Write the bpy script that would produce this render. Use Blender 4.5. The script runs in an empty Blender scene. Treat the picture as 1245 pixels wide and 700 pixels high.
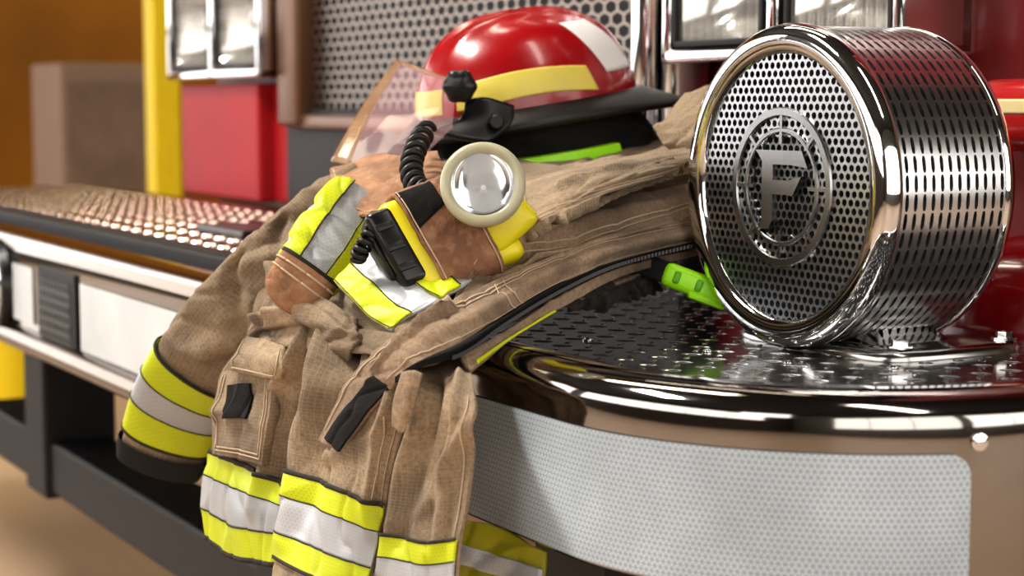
import bpy, bmesh, math, random
from mathutils import Vector, Matrix, noise
random.seed(3)
S = bpy.context.scene; COL = S.collection
PI = math.pi
DZ = 0.72
DK = DZ - .009      # level of the plate inside the bumper rim
# ------------------------------------------------------------ camera frame
F = 2200.0
CAM = Vector((1.149, -0.631, DZ + 0.20))
yaw = math.radians(60.5); pit = math.atan(225 / F)
FH = Vector((-math.sin(yaw), math.cos(yaw), 0)); RT = Vector((math.cos(yaw), math.sin(yaw), 0))
FW = FH * math.cos(pit) - Vector((0, 0, 1)) * math.sin(pit)
UP = FH * math.sin(pit) + Vector((0, 0, 1)) * math.cos(pit)
def ray(px, py): return FW + RT * ((px - 622.5) / F) + UP * ((350 - py) / F)
def D(px, py, d): return CAM + ray(px, py) * d
def PY(px, py, y):
    r = ray(px, py); return CAM + r * ((y - CAM.y) / r.y)
def PZ(px, py, z):
    r = ray(px, py); return CAM + r * ((z - CAM.z) / r.z)
# ------------------------------------------------------------ materials
def lin(c):
    c = c / 255.0
    return c / 12.92 if c <= .04045 else ((c + .055) / 1.055) ** 2.4
def rgb(r, g, b): return (lin(r), lin(g), lin(b), 1)
class NT:
    def __init__(s, name):
        s.m = bpy.data.materials.new(name); s.m.use_nodes = True
        s.t = s.m.node_tree; s.b = s.t.nodes['Principled BSDF']
        s.tc = s.t.nodes.new('ShaderNodeTexCoord')
    def link(s, v, sock):
        if hasattr(v, 'is_output'): s.t.links.new(v, sock)
        else: sock.default_value = v
    def m_(s, op, a, b=None, c=None):
        n = s.t.nodes.new('ShaderNodeMath'); n.operation = op
        for i, v in enumerate((a, b, c)):
            if v is not None: s.link(v, n.inputs[i])
        return n.outputs[0]
    def sep(s, v):
        n = s.t.nodes.new('ShaderNodeSeparateXYZ'); s.link(v, n.inputs[0]); return n.outputs
    def noise(s, scale, detail=3, v=None):
        n = s.t.nodes.new('ShaderNodeTexNoise'); s.link(v or s.tc.outputs['Object'], n.inputs['Vector'])
        n.inputs['Scale'].default_value = scale; n.inputs['Detail'].default_value = detail; return n.outputs[0]
    def mix(s, f, a, b):
        n = s.t.nodes.new('ShaderNodeMixRGB'); s.link(f, n.inputs[0]); s.link(a, n.inputs[1]); s.link(b, n.inputs[2]); return n.outputs[0]
    def ramp(s, f, a, b):
        n = s.t.nodes.new('ShaderNodeMapRange'); s.link(f, n.inputs[0]); n.inputs[1].default_value = a; n.inputs[2].default_value = b; return n.outputs[0]
    def bump(s, h, st=.3, dist=.002):
        n = s.t.nodes.new('ShaderNodeBump'); n.inputs['Strength'].default_value = st; n.inputs['Distance'].default_value = dist
        s.link(h, n.inputs['Height']); s.t.links.new(n.outputs[0], s.b.inputs['Normal'])
    def set(s, **k):
        for a, v in k.items(): s.link(v, s.b.inputs[a.replace('_', ' ')])
        return s
def simple(name, c, rough=.5, metal=0, var=.15, ns=20, bmp=0, bs=200, **k):
    n = NT(name); c2 = tuple(x * (1 - var) for x in c[:3]) + (1,)
    n.set(Base_Color=n.mix(n.noise(ns), c2, c), Roughness=rough, Metallic=metal, **k)
    if bmp: n.bump(n.noise(bs, 4), bmp, .002)
    return n.m
def scuffed(name, c, worn, rough=.85):
    n = NT(name); d = tuple(x * .6 for x in c[:3]) + (1,)
    b = n.mix(n.ramp(n.noise(35, 6), .4, .65), d, c); b = n.mix(n.m_('MULTIPLY', n.ramp(n.noise(90, 6), .52, .74), .5), b, worn)
    n.set(Base_Color=b, Roughness=rough); n.bump(n.noise(380, 4), .6, .002); return n.m
def fabric(name, c, dark, pitch=.0033, amt=.14, fine=900, bst=.6):
    n = NT(name); ux, uy, _ = n.sep(n.tc.outputs['UV'])
    def ln(a):
        f = n.m_('FRACT', n.m_('MULTIPLY', a, 1 / pitch)); return n.m_('GREATER_THAN', n.m_('ABSOLUTE', n.m_('SUBTRACT', f, .5)), .39)
    l = n.m_('MAXIMUM', ln(ux), ln(uy)); dk2 = tuple(x * .60 for x in dark[:3]) + (1,)
    base = n.mix(n.ramp(n.noise(7, 6), .38, .62), dark, c)
    base = n.mix(n.m_('MULTIPLY', n.ramp(n.noise(45, 5), .50, .72), .6), base, dark)
    base = n.mix(n.m_('MULTIPLY', n.ramp(n.noise(19, 7), .52, .70), .7), base, dk2)
    base = n.mix(n.m_('MULTIPLY', n.ramp(n.noise(fine * .35, 2), .4, .7), .45), base, dk2)
    lt = tuple(min(1, x * 1.4) for x in c[:3]) + (1,)
    n.set(Base_Color=n.mix(n.m_('MULTIPLY', l, amt), base, lt), Roughness=.9, Sheen_Weight=.08)
    n.bump(n.m_('ADD', n.m_('MULTIPLY', l, .4), n.m_('ADD', n.m_('MULTIPLY', n.noise(140, 4), 1.8), n.noise(fine, 3))), bst, .0018)
    return n.m
def retro(name, c, dark, pitch=.004, rough=.45, amt=.3, metal=0.0, strength=.15, wd=.38, soil=.80):
    n = NT(name); ux, uy, _ = n.sep(n.tc.outputs['UV'])
    def ln(a, b):
        f = n.m_('FRACT', n.m_('MULTIPLY', n.m_('ADD', n.m_('MULTIPLY', ux, a), n.m_('MULTIPLY', uy, b)), 1 / pitch))
        return n.m_('GREATER_THAN', n.m_('ABSOLUTE', n.m_('SUBTRACT', f, .5)), wd)
    l = n.m_('MAXIMUM', n.m_('MAXIMUM', ln(.866, .5), ln(.866, -.5)), ln(0, 1))
    base = n.mix(n.ramp(n.noise(9, 5), .35, .65), tuple(x * soil for x in c[:3]) + (1,), c)
    n.set(Base_Color=n.mix(n.m_('MULTIPLY', l, amt), base, dark), Roughness=rough, Metallic=metal)
    n.bump(n.m_('ADD', l, n.m_('MULTIPLY', n.noise(60, 3), .6)), strength, .001)
    return n.m
def treadmat(name, c, lc, z0, rough=.14, metal=.9):
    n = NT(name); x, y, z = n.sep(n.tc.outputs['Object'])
    h = n.ramp(z, z0 + .0001, z0 + .0006)  # raised treads coloured lighter to stand for their glints
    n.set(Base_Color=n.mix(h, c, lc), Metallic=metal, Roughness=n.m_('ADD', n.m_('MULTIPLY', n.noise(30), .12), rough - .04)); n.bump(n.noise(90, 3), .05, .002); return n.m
MT = dict(
 chrome=simple('chrome', (.84, .84, .84, 1), .06, 1, .03),
 satin=simple('satin_chrome', (.42, .41, .40, 1), .18, 1, .1),
 darkchrome=simple('smoked_chrome', (.385, .365, .345, 1), .075, 1, .1),  # chrome darkened to stand for reflected dark surroundings
 bronze=simple('dim_chrome', rgb(122, 106, 90), .18, 1, .15),
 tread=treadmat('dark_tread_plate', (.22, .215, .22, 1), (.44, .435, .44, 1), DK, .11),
 tread2=treadmat('silver_tread_plate', (.42, .20, .17, 1), (.80, .72, .68, 1), DZ + .0185, .16, 1),  # silver plate tinted red, standing for the truck's reflection
 panel=retro('reflective_sheet', rgb(208, 219, 228), rgb(96, 110, 124), .0040, .28, .62, wd=.40, soil=.74),
 wpanel=retro('white_reflective_sheet', rgb(222, 226, 228), rgb(150, 160, 168), .0044, .30, .4),
 tan=fabric('tan_ripstop', rgb(172, 150, 123), rgb(114, 98, 79)),
 tan2=fabric('tan_canvas_light', rgb(178, 152, 125), rgb(122, 102, 83), .003, .06),
 brown=fabric('brown_lining', rgb(58, 50, 43), rgb(36, 32, 28), .004, .1),
 lime=retro('lime_trim', rgb(214, 224, 20), rgb(150, 164, 8), .003, .5, .35, soil=.70),
 silver=retro('silver_trim', rgb(192, 194, 197), rgb(140, 143, 148), .003, .38, .35, .15, soil=.70),
 leather=scuffed('scuffed_tan_leather', rgb(168, 126, 95), rgb(192, 158, 128)),
 leather2=scuffed('scuffed_brown_leather', rgb(152, 109, 82), rgb(182, 144, 114)),
 velcro=simple('black_velcro', rgb(18, 17, 18), .95, 0, .4, 300, .8, 900),
 blackcloth=simple('black_cloth', rgb(22, 22, 25), .85, 0, .3, 40, .3, 500),
 blackplastic=simple('black_plastic', rgb(14, 14, 16), .3, 0, .2, 30),
 rubber=simple('black_rubber', rgb(17, 17, 18), .42, 0, .2, 30),
 piping=simple('dark_piping', rgb(44, 40, 34), .8),
 stitch=simple('pale_stitching', rgb(200, 178, 152), .8),
 red=simple('red_gloss', rgb(158, 6, 16), .26, 0, .4, 35, .12, 70, Coat_Weight=.4, Coat_Roughness=.10),
 cabred=simple('cab_red', rgb(104, 5, 13), .32, 0, .1, 4, Coat_Weight=.3, Coat_Roughness=.1),  # truck red darkened, the cab's shadow put into the paint
 deepred=simple('deep_red', rgb(116, 6, 14), .2, 0, .1, 4, Coat_Weight=.5, Coat_Roughness=.05),
 domered=simple('housing_red', rgb(176, 22, 20), .25, 0, .1, 4, Coat_Weight=.5, Coat_Roughness=.05),
 boxred=simple('matte_red', rgb(168, 6, 20), .6, 0, .35, 6),
 strip=retro('yellow_decal', rgb(226, 210, 96), rgb(180, 160, 60), .003, .35, .3),
 cream=simple('cream_decal', rgb(232, 214, 160), .4),
 white=simple('white_decal', rgb(222, 222, 220), .4, 0, .1),
 neon=simple('neon_green_plastic', rgb(172, 250, 16), .35, 0, .1),
 yellow=simple('yellow_plastic', rgb(228, 214, 30), .35, 0, .12, 40),
 bezel=simple('translucent_bezel', rgb(188, 184, 156), .3, 0, .25, 50, Subsurface_Weight=.2, Subsurface_Radius=(.01, .01, .006)),
 reflector=simple('reflector', (.92, .93, .95, 1), .09, 1, .02),
 darkhole=simple('dark_interior', rgb(14, 13, 13), .6),
 drum=simple('drum_grey', (.10, .10, .10, 1), .4, .8, .2),
 blacksteel=simple('black_steel', rgb(18, 17, 19), .6, 0, .3),
 mesh=simple('grille_mesh', rgb(142, 132, 122), .36, .8, .3),
 brownframe=simple('bronze_frame', rgb(112, 82, 62), .4, .6),
 lampback=simple('lamp_reflector', (.74, .72, .68, 1), .16, 1, .1),
 grey=simple('blurred_grey', rgb(160, 136, 120), .9),
 postyellow=simple('yellow_paint', rgb(246, 214, 12), .5),
)
n = NT('clear_visor'); n.set(Base_Color=n.mix(n.noise(8), rgb(240, 176, 190), rgb(240, 214, 208)), Roughness=.05, Alpha=.19, Specular_IOR_Level=.5); MT['visor'] = n.m
n = NT('amber_edge'); n.set(Base_Color=n.mix(n.noise(30), rgb(124, 90, 60), rgb(190, 156, 116)), Roughness=.12, Alpha=.58); MT['amber'] = n.m
n = NT('lamp_glass'); n.set(Base_Color=n.mix(n.noise(40), (1, 1, 1, 1), (.9, .92, .95, 1)), Roughness=.03, Alpha=.03, Specular_IOR_Level=.5); MT['glass'] = n.m
n = NT('ribbed_lamp_glass'); x, y, z = n.sep(n.tc.outputs['Object'])
rb = n.m_('SINE', n.m_('MULTIPLY', x, 420)); rb2 = n.m_('SINE', n.m_('MULTIPLY', z, 160))
n.set(Base_Color=n.mix(n.ramp(rb, -1, 1), (.6, .57, .52, 1), (1, .97, .92, 1)), Roughness=.1, Alpha=n.m_('ADD', .08, n.m_('MULTIPLY', n.ramp(rb, -.2, 1), .14)), Specular_IOR_Level=.3); n.bump(n.m_('ADD', rb, rb2), .6, .004); MT['ribglass'] = n.m
def emis(name, c, st):
    n = NT(name); n.set(Base_Color=c, Emission_Color=n.mix(n.noise(.6), c, tuple(q * .8 for q in c[:3]) + (1,)), Emission_Strength=st); return n.m
# ------------------------------------------------------------ object helpers
def link(name, me, m=None, parent=None, smooth=True):
    o = bpy.data.objects.new(name, me); COL.objects.link(o)
    if m is not None: me.materials.append(MT[m] if isinstance(m, str) else m)
    if smooth: me.polygons.foreach_set('use_smooth', [True] * len(me.polygons))
    if parent is not None:
        o.parent = parent
        if parent.type == 'EMPTY': o.matrix_parent_inverse = Matrix.Translation(parent.location).inverted()
    return o
def obj(name, bm, m, parent=None, smooth=False, sharp=None, recalc=True):
    if recalc: bmesh.ops.recalc_face_normals(bm, faces=bm.faces[:])
    me = bpy.data.meshes.new(name); bm.to_mesh(me); bm.free()
    o = link(name, me, m, parent, smooth)
    if smooth: me.set_sharp_from_angle(angle=math.radians(sharp or 40))
    return o
def thing(name, label, cat, loc, group=None):
    o = bpy.data.objects.new(name, None); COL.objects.link(o); o.location = loc; o.empty_display_size = .05
    o['label'] = label; o['category'] = cat
    if group: o['group'] = group
    return o
def tag(o, label, cat, group=None):
    o['label'] = label; o['category'] = cat
    if group: o['group'] = group
    return o
def struct(o): o['kind'] = 'structure'; return o
def box(bm, x0, x1, y0, y1, z0, z1, bev=0, seg=3):
    return obox(bm, Vector(((x0 + x1) / 2, (y0 + y1) / 2, (z0 + z1) / 2)), Vector(((x1 - x0) / 2, 0, 0)), Vector((0, (y1 - y0) / 2, 0)), Vector((0, 0, (z1 - z0) / 2)), bev, seg)
def obox(bm, c, a, b, cc, bev=0, seg=3):
    v = [bm.verts.new(c + a * i + b * j + cc * k) for i in (-1, 1) for j in (-1, 1) for k in (-1, 1)]
    fs = [bm.faces.new([v[q] for q in f]) for f in ((0, 1, 3, 2), (4, 6, 7, 5), (0, 4, 5, 1), (2, 3, 7, 6), (0, 2, 6, 4), (1, 5, 7, 3))]
    if bev:
        es = list({e for f in fs for e in f.edges})
        bmesh.ops.bevel(bm, geom=es, offset=bev, segments=seg, affect='EDGES', profile=.5)
def frame(axis):
    axis = axis.normalized(); h = Vector((0, 0, 1)) if abs(axis.z) < .9 else Vector((1, 0, 0))
    a = h.cross(axis).normalized(); return a, axis.cross(a), axis
def lathe(bm, prof, org, axis, seg=48, closed=False, fn=None):
    a, b, ax = frame(axis); rings = []
    for r, h in prof:
        if r < 1e-6: rings.append([bm.verts.new(org + ax * h)]); continue
        rings.append([bm.verts.new(org + ax * h + (a * math.cos(t) + b * math.sin(t)) * (r * (fn(t) if fn else 1))) for t in (2 * PI * i / seg for i in range(seg))])
    prs = list(zip(rings[:-1], rings[1:])) + ([(rings[-1], rings[0])] if closed else [])
    for p, q in prs:
        for i in range(seg):
            j = (i + 1) % seg
            if len(p) == 1 and len(q) == 1: continue
            if len(p) == 1: bm.faces.new((p[0], q[i], q[j]))
            elif len(q) == 1: bm.faces.new((p[i], p[j], q[0]))
            else: bm.faces.new((p[i], p[j], q[j], q[i]))
def tube(bm, pts, rad, seg=8, cap=True):
    t0 = (pts[1] - pts[0]).normalized(); a = frame(t0)[0]; rings = []
    for i, p in enumerate(pts):
        t = (pts[min(i + 1, len(pts) - 1)] - pts[max(i - 1, 0)]).normalized()
        a = (a - t * a.dot(t)).normalized(); b = t.cross(a); r = rad[i] if isinstance(rad, (list, tuple)) else rad
        rings.append([bm.verts.new(p + (a * math.cos(k) + b * math.sin(k)) * r) for k in (2 * PI * q / seg for q in range(seg))])
    for p, q in zip(rings[:-1], rings[1:]):
        for i in range(seg): j = (i + 1) % seg; bm.faces.new((p[i], p[j], q[j], q[i]))
    if cap: bm.faces.new(rings[0][::-1]); bm.faces.new(rings[-1])
def prism(bm, pts, d):
    lo = [bm.verts.new(p) for p in pts]; hi = [bm.verts.new(p + d) for p in pts]
    bm.faces.new(lo[::-1]); bm.faces.new(hi)
    for i in range(len(pts)): j = (i + 1) % len(pts); bm.faces.new((lo[i], lo[j], hi[j], hi[i]))
def perforated(bm, x0, x1, z0, z1, pitch, rh, to3, inside=None, seg=12):
    dz = pitch * .8660254; R = pitch / math.sqrt(3); j = 0; z = z0
    while z <= z1:
        x = x0 + (pitch / 2 if j % 2 else 0)
        while x <= x1:
            if inside is None or inside(x, z):
                o = []; i_ = []
                for k in range(seg):
                    t = PI / 2 + 2 * PI * k / seg
                    rr = R if (seg == 6 or k % 2 == 0) else R * math.cos(PI / 6)
                    o.append(bm.verts.new(to3(x + rr * math.cos(t), z + rr * math.sin(t)))); i_.append(bm.verts.new(to3(x + rh * math.cos(t), z + rh * math.sin(t))))
                for k in range(seg): q = (k + 1) % seg; bm.faces.new((o[k], o[q], i_[q], i_[k]))
            x += pitch
        z += dz; j += 1
def treads(bm, x0, x1, y0, y1, z, cell, h, ok=None, L=.42, W=.12):
    n_ = int((x1 - x0 + y1 - y0) / cell) + 2
    for i in range(-n_, n_):
        for j in range(-n_, n_):
            u, v = i * cell, j * cell; x = x0 + (u - v) * .7071; y = y0 + (u + v) * .7071
            if not (x0 <= x <= x1 and y0 <= y <= y1) or (ok and not ok(x, y)): continue
            a = PI / 4 + (PI / 2 if (i + j) % 2 else 0); ca, sa = math.cos(a), math.sin(a); rw = []
            for f, hh in ((1, 0), (.75, h * .7), (.5, h)):
                rw.append([bm.verts.new((x + ca * la * f - sa * lb * f, y + sa * la * f + ca * lb * f, z + hh)) for la, lb in ((cell * L * math.cos(t), cell * W * math.sin(t)) for t in (2 * PI * k / 10 for k in range(10)))])
            for p, q in zip(rw[:-1], rw[1:]):
                for k in range(10): m = (k + 1) % 10; bm.faces.new((p[k], p[m], q[m], q[k]))
            bm.faces.new(rw[-1])
def solid(o, th, off=-1):
    m = o.modifiers.new('thickness', 'SOLIDIFY'); m.thickness = th; m.offset = off; return o
# ------------------------------------------------------------ cloth surfaces
def cr(a, b, c, d, t): return b + (c - a) * (.5 * t) + (a * 2 - b * 5 + c * 4 - d) * (.5 * t * t) + (b * 3 - a - c * 3 + d) * (.5 * t ** 3)
def crl(L, t):
    n = len(L) - 1; t = min(max(t, 0), 1) * n; i = min(int(t), n - 1); f = t - i
    g = lambda k: L[k] if 0 <= k <= n else (L[0] * 2 - L[1] if k < 0 else L[n] * 2 - L[n - 1])
    return cr(g(i - 1), g(i), g(i + 1), g(i + 2), f)
class Surf:
    vf = None
    def wrinkle(s, u, v):
        if s.wr == 0 and not s.folds: return 0
        p = Vector((u * s.lu * s.ws, v * s.lv * s.ws * s.an, s.seed))
        q = p + Vector((noise.noise(p * .7 + Vector((3, 9, 2))), noise.noise(p * .7 + Vector((8, 1, 5))), 0)) * .9
        r1 = 1 - min(1, abs(noise.noise(q * 1.1 + Vector((7, 3, 1)))) * 1.6); r2 = 1 - min(1, abs(noise.noise(q * 1.5 + Vector((2, 5, 8)))) * 1.6)
        w = .6 * noise.noise(q) + .6 * r1 ** 4 - .8 * r2 ** 6 + .2 * noise.noise(q * 2.6) + .08 * noise.noise(q * 6)
        w *= s.wr
        for (u0, v0, u1, v1, wd, am) in s.folds:
            du, dv = u1 - u0, v1 - v0; L2 = du * du + dv * dv
            t = max(0, min(1, ((u - u0) * du + (v - v0) * dv) / L2))
            k = noise.noise(Vector((t * 3, s.seed + u0 * 9, 4))) * wd * .9
            dd = math.hypot((u - u0 - du * t) * s.lu + k, (v - v0 - dv * t) * s.lv)
            w += am * math.exp(-(dd / wd) ** 2) * (1 - .75 * t)
        if s.vf:
            k = max(0, min(1, (v - s.vf[0]) / (s.vf[1] - s.vf[0]))); w *= 1 - .88 * k * k * (3 - 2 * k)
        return w
    def full(s, u, v, off=0): return s.pt(u, v) + s.nrm(u, v) * (off + s.wrinkle(u, v))
    def measure(s):
        s.lu = sum((s.pt((i + 1) / 12, .5) - s.pt(i / 12, .5)).length for i in range(12))
        s.lv = sum((s.pt(.5, (i + 1) / 12) - s.pt(.5, i / 12)).length for i in range(12))
class Patch(Surf):
    def __init__(s, rows, wr=.004, ws=14, an=.6, seed=0, folds=()):
        s.g = [[D(*p) if isinstance(p, tuple) else p for p in r] for r in rows]
        s.wr, s.ws, s.an, s.seed, s.folds = wr, ws, an, seed, folds; s.measure()
    def pt(s, u, v): return crl([crl(r, u) for r in s.g], v)
    def nrm(s, u, v):
        e = .01; a = s.pt(min(u + e, 1), v) - s.pt(max(u - e, 0), v); b = s.pt(u, min(v + e, 1)) - s.pt(u, max(v - e, 0))
        n = b.cross(a)
        if n.length < 1e-12: return -FW
        n.normalize(); return n if n.dot(CAM - s.pt(.5, .5)) > 0 else -n
class Loft(Surf):
    def __init__(s, spine, flat=.6, wr=.004, ws=14, an=.5, seed=0, folds=()):
        s.P = [D(p[0], p[1], p[2]) for p in spine]; s.hw = [p[3] / F * p[2] for p in spine]; s.flat = flat
        s.wr, s.ws, s.an, s.seed, s.folds = wr, ws, an, seed, folds; s.measure()
    def fr(s, v):
        p = crl(s.P, v); t = (crl(s.P, min(v + .02, 1)) - crl(s.P, max(v - .02, 0))).normalized()
        nd = (CAM - p); nd = (nd - t * nd.dot(t)).normalized(); return p, t, nd, t.cross(nd), crl(s.hw, v)
    def pt(s, u, v):
        p, t, nd, w, h = s.fr(v); a = 2 * PI * u; return p + w * (h * math.cos(a)) + nd * (h * s.flat * math.sin(a))
    def nrm(s, u, v):
        p, t, nd, w, h = s.fr(v); a = 2 * PI * u; return (w * (math.cos(a) * s.flat) + nd * math.sin(a)).normalized()
def grid(name, fn, nf, nu, nv, m, parent, th=.003, closed=False, scale=None):
    V = []
    for j in range(nv + 1):
        for i in range(nu + (0 if closed else 1)): V.append(fn(i / nu, j / nv))
    w = nu if closed else nu + 1; Fs = []; UVs = []
    lu, lv = scale
    for j in range(nv):
        for i in range(nu):
            k = (i + 1) % w if closed else i + 1
            Fs.append([j * w + i, j * w + k, (j + 1) * w + k, (j + 1) * w + i])
            UVs.append([(i / nu * lu, j / nv * lv), ((i + 1) / nu * lu, j / nv * lv), ((i + 1) / nu * lu, (j + 1) / nv * lv), (i / nu * lu, (j + 1) / nv * lv)])
    q = Fs[(nv // 2) * nu + nu // (4 if closed else 2)]
    nn = (V[q[1]] - V[q[0]]).cross(V[q[3]] - V[q[0]])
    if nn.dot(nf(.25 if closed else .5, .5)) < 0:
        Fs = [f[::-1] for f in Fs]; UVs = [f[::-1] for f in UVs]
    me = bpy.data.meshes.new(name); me.from_pydata([tuple(p) for p in V], [], Fs)
    uv = me.uv_layers.new(name='UVMap'); uv.data.foreach_set('uv', [c for f in UVs for p in f for c in p])
    o = link(name, me, m, parent)
    if th: solid(o, th)
    return o
def cloth(name, s, m, parent, nu=48, nv=48, th=.003, off=0):
    return grid(name, lambda u, v: s.full(u, v, off), s.nrm, nu, nv, m, parent, th, isinstance(s, Loft), (s.lu, s.lv))
def band(name, s, q, m, parent, off=.0025, nu=30, nv=10, th=.0015):
    def uvq(a, b):
        return ((q[0][0] * (1 - a) + q[1][0] * a) * (1 - b) + (q[3][0] * (1 - a) + q[2][0] * a) * b, (q[0][1] * (1 - a) + q[1][1] * a) * (1 - b) + (q[3][1] * (1 - a) + q[2][1] * a) * b)
    fn = lambda a, b: s.full(*uvq(a, b), off); nf = lambda a, b: s.nrm(*uvq(a, b))
    lu = (fn(1, .5) - fn(0, .5)).length; lv = (fn(.5, 1) - fn(.5, 0)).length
    return grid(name, fn, nf, nu, nv, m, parent, th, False, (lu, lv))
def rect(u0, u1, v0, v1): return [(u0, v0), (u1, v0), (u1, v1), (u0, v1)]
def stripes(s, parent, u0, u1, vs, off=.003):
    for (a, b, m, nm) in ((vs[0], vs[1], 'lime', 'lime_stripe'), (vs[1], vs[2], 'silver', 'silver_stripe'), (vs[2], vs[3], 'lime', 'lime_stripe')):
        band(nm, s, rect(u0, u1, a, b), m, parent, off, 66, 18)
    e = .0011 / s.lv
    for k, a in enumerate(vs):
        ee = e * (2.2 if k in (0, 3) else .6)
        band('edge_stitching', s, rect(u0, u1, a - ee, a + ee), 'piping', parent, off + .0006, 66, 1, .0006)
def seam(s, pts, parent, wd=.0011, m='stitch', off=.0012):
    for (u0, v0), (u1, v1) in zip(pts[:-1], pts[1:]):
        du, dv = (u1 - u0) * s.lu, (v1 - v0) * s.lv; L = math.hypot(du, dv); nu_, nv_ = -dv / L * wd / 2 / s.lu, du / L * wd / 2 / s.lv
        band('seam', s, [(u0 + nu_, v0 + nv_), (u1 + nu_, v1 + nv_), (u1 - nu_, v1 - nv_), (u0 - nu_, v0 - nv_)], m, parent, off, max(6, int(L / .003)), 1, .0006)
# ============================================================ ROOM
def room():
    bm = bmesh.new(); box(bm, -8, 5, -6, 6, -.1, 0); struct(obj('floor', bm, simple('floor_concrete', rgb(206, 178, 152), .5, 0, .2, 1.5)))
    bm = bmesh.new(); box(bm, -8, 5, -6, 6, 4.6, 4.7); struct(obj('ceiling', bm, simple('ceiling_paint', rgb(46, 42, 38), .8)))
    bm = bmesh.new(); box(bm, -8.1, -8, -6, 6, 0, 4.6); struct(obj('wall_left', bm, simple('ochre_wall', rgb(186, 122, 14), .7, 0, .85, .9)))
    bm = bmesh.new(); box(bm, 5, 5.1, -6, 6, 0, 4.6); struct(obj('wall_right', bm, simple('dim_wall', rgb(106, 102, 98), .7)))
    bm = bmesh.new(); box(bm, -8, 5, 6, 6.1, 0, 4.6); struct(obj('wall_back', bm, simple('back_wall', rgb(96, 78, 50), .7)))
    bm = bmesh.new(); box(bm, -8, 5, -6.1, -6, 0, 4.6); struct(obj('wall_front', bm, simple('front_wall', rgb(82, 74, 68), .7)))
    k = 1
    fr = bmesh.new(); box(fr, -6.6, 3.6, -5.998, -5.99, 1.3, 3.7); bm = bmesh.new()
    for q in range(6): box(bm, -6.5 + q * 1.66, -6.5 + q * 1.66 + 1.62, -5.985, -5.975, 1.4, 3.6)
    f = struct(obj('window_1', fr, simple('window_frame', rgb(60, 54, 50), .5))); obj('pane', bm, emis('daylight_pane', (1, .96, .90, 1), 3.2), f); k = 2  # unseen ribbon window, shaped so the rim gets one unbroken highlight
    for ya, n_, st in ((-3.6, 3, 2.2), (.9, 3, 2.8)):  # unseen glowing windows; the second is added to brighten the siren barrel
        bm = bmesh.new()
        for q in range(n_): box(bm, 4.97, 4.98, ya + q * 1.4, ya + q * 1.4 + 1.36, .6, 3.3)
        fr = bmesh.new(); box(fr, 4.985, 4.995, ya - .1, ya + n_ * 1.4 + .06, .5, 3.4)
        f = struct(obj('window_%d' % k, fr, 'blacksteel')); obj('pane', bm, emis('side_daylight', (1, .97, .93, 1), st), f); k += 1
    fr = bmesh.new(); box(fr, -7.998, -7.95, -5.9, -.25, 0, 4.0)
    d = struct(obj('door_1', fr, simple('bay_door', rgb(120, 114, 108), .5))); bm = bmesh.new()  # door added out of view, glowing panes give the chrome neutral reflections
    for r in range(4):
        for c in range(5):
            y = -5.75 + c * 1.1; z = .35 + r * .9; box(bm, -7.948, -7.94, y, y + 1.06, z, z + .82)
    obj('pane', bm, emis('bay_daylight', (.98, .98, 1, 1), 3.2), d)
room()
def area(loc, tgt, sx, sy, e, c):
    l = bpy.data.lights.new('lamp', 'AREA'); l.shape = 'RECTANGLE'; l.size = sx; l.size_y = sy; l.energy = e; l.color = c
    o = bpy.data.objects.new('lamp', l); COL.objects.link(o); o.location = loc
    o.rotation_euler = (Vector(tgt) - Vector(loc)).to_track_quat('-Z', 'Y').to_euler()
area((-1.3, -1.2, 3.3), (-.3, 0, .8), 1.1, .3, 120, (1, .95, .87))
area((1.6, .2, 3.9), (.2, .2, .7), .3, 2.2, 26, (1, .93, .84))
area((-2.6, .2, 4.2), (-2.4, .2, .7), .3, 2.4, 36, (1, .88, .72))
area((-6.7, 2.6, 3.9), (-8, 2.3, 1.4), .8, .8, 62, (1, .84, .42))
area((1.9, -3.2, 2.4), (-.4, 0, .7), 1.2, .8, 10, (1, .97, .94))  # added fill from the camera side, brightens the bumper front
w = bpy.data.worlds.new('world'); S.world = w; w.use_nodes = True
w.node_tree.nodes['Background'].inputs[0].default_value = (.9, .82, .74, 1); w.node_tree.nodes['Background'].inputs[1].default_value = .03
# background things
bm = bmesh.new(); p = D(198, 100, 5.6); box(bm, p.x - .045, p.x + .045, p.y - .045, p.y + .045, 0, 4.6, .01)
po = obj('post', bm, 'postyellow'); tag(po, 'tall yellow painted post standing behind the far end of the truck', 'post')
p = D(118, 150, 7.6); c = thing('storage_cabinet', 'pinkish grey cabinet standing against the ochre wall', 'cabinet', (p.x, p.y, 0))
bm = bmesh.new(); box(bm, p.x - .2, p.x + .25, p.y - .22, p.y + .22, .42, 1.08, .01); obj('cabinet_body', bm, 'grey', c)
bm = bmesh.new(); box(bm, p.x - .2, p.x + .22, p.y - .19, p.y + .19, 0, .42, .01); obj('plinth', bm, 'blacksteel', c)
bm = bmesh.new(); box(bm, p.x + .25, p.x + .262, p.y - .2, p.y + .2, .5, 1.0, .004); obj('door', bm, simple('cabinet_door', rgb(166, 142, 126), .9, 0, .6, 5), c)
p = D(14, 505, 5.2); bm = bmesh.new(); lathe(bm, [(0, 0), (.09, 0), (.09, .5), (.07, .56), (0, .58)], Vector((p.x, p.y, 0)), Vector((0, 0, 1)), 24)
b = obj('bollard', bm, 'postyellow', smooth=True); tag(b, 'short yellow bollard on the floor beyond the bumper', 'bollard')
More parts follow.
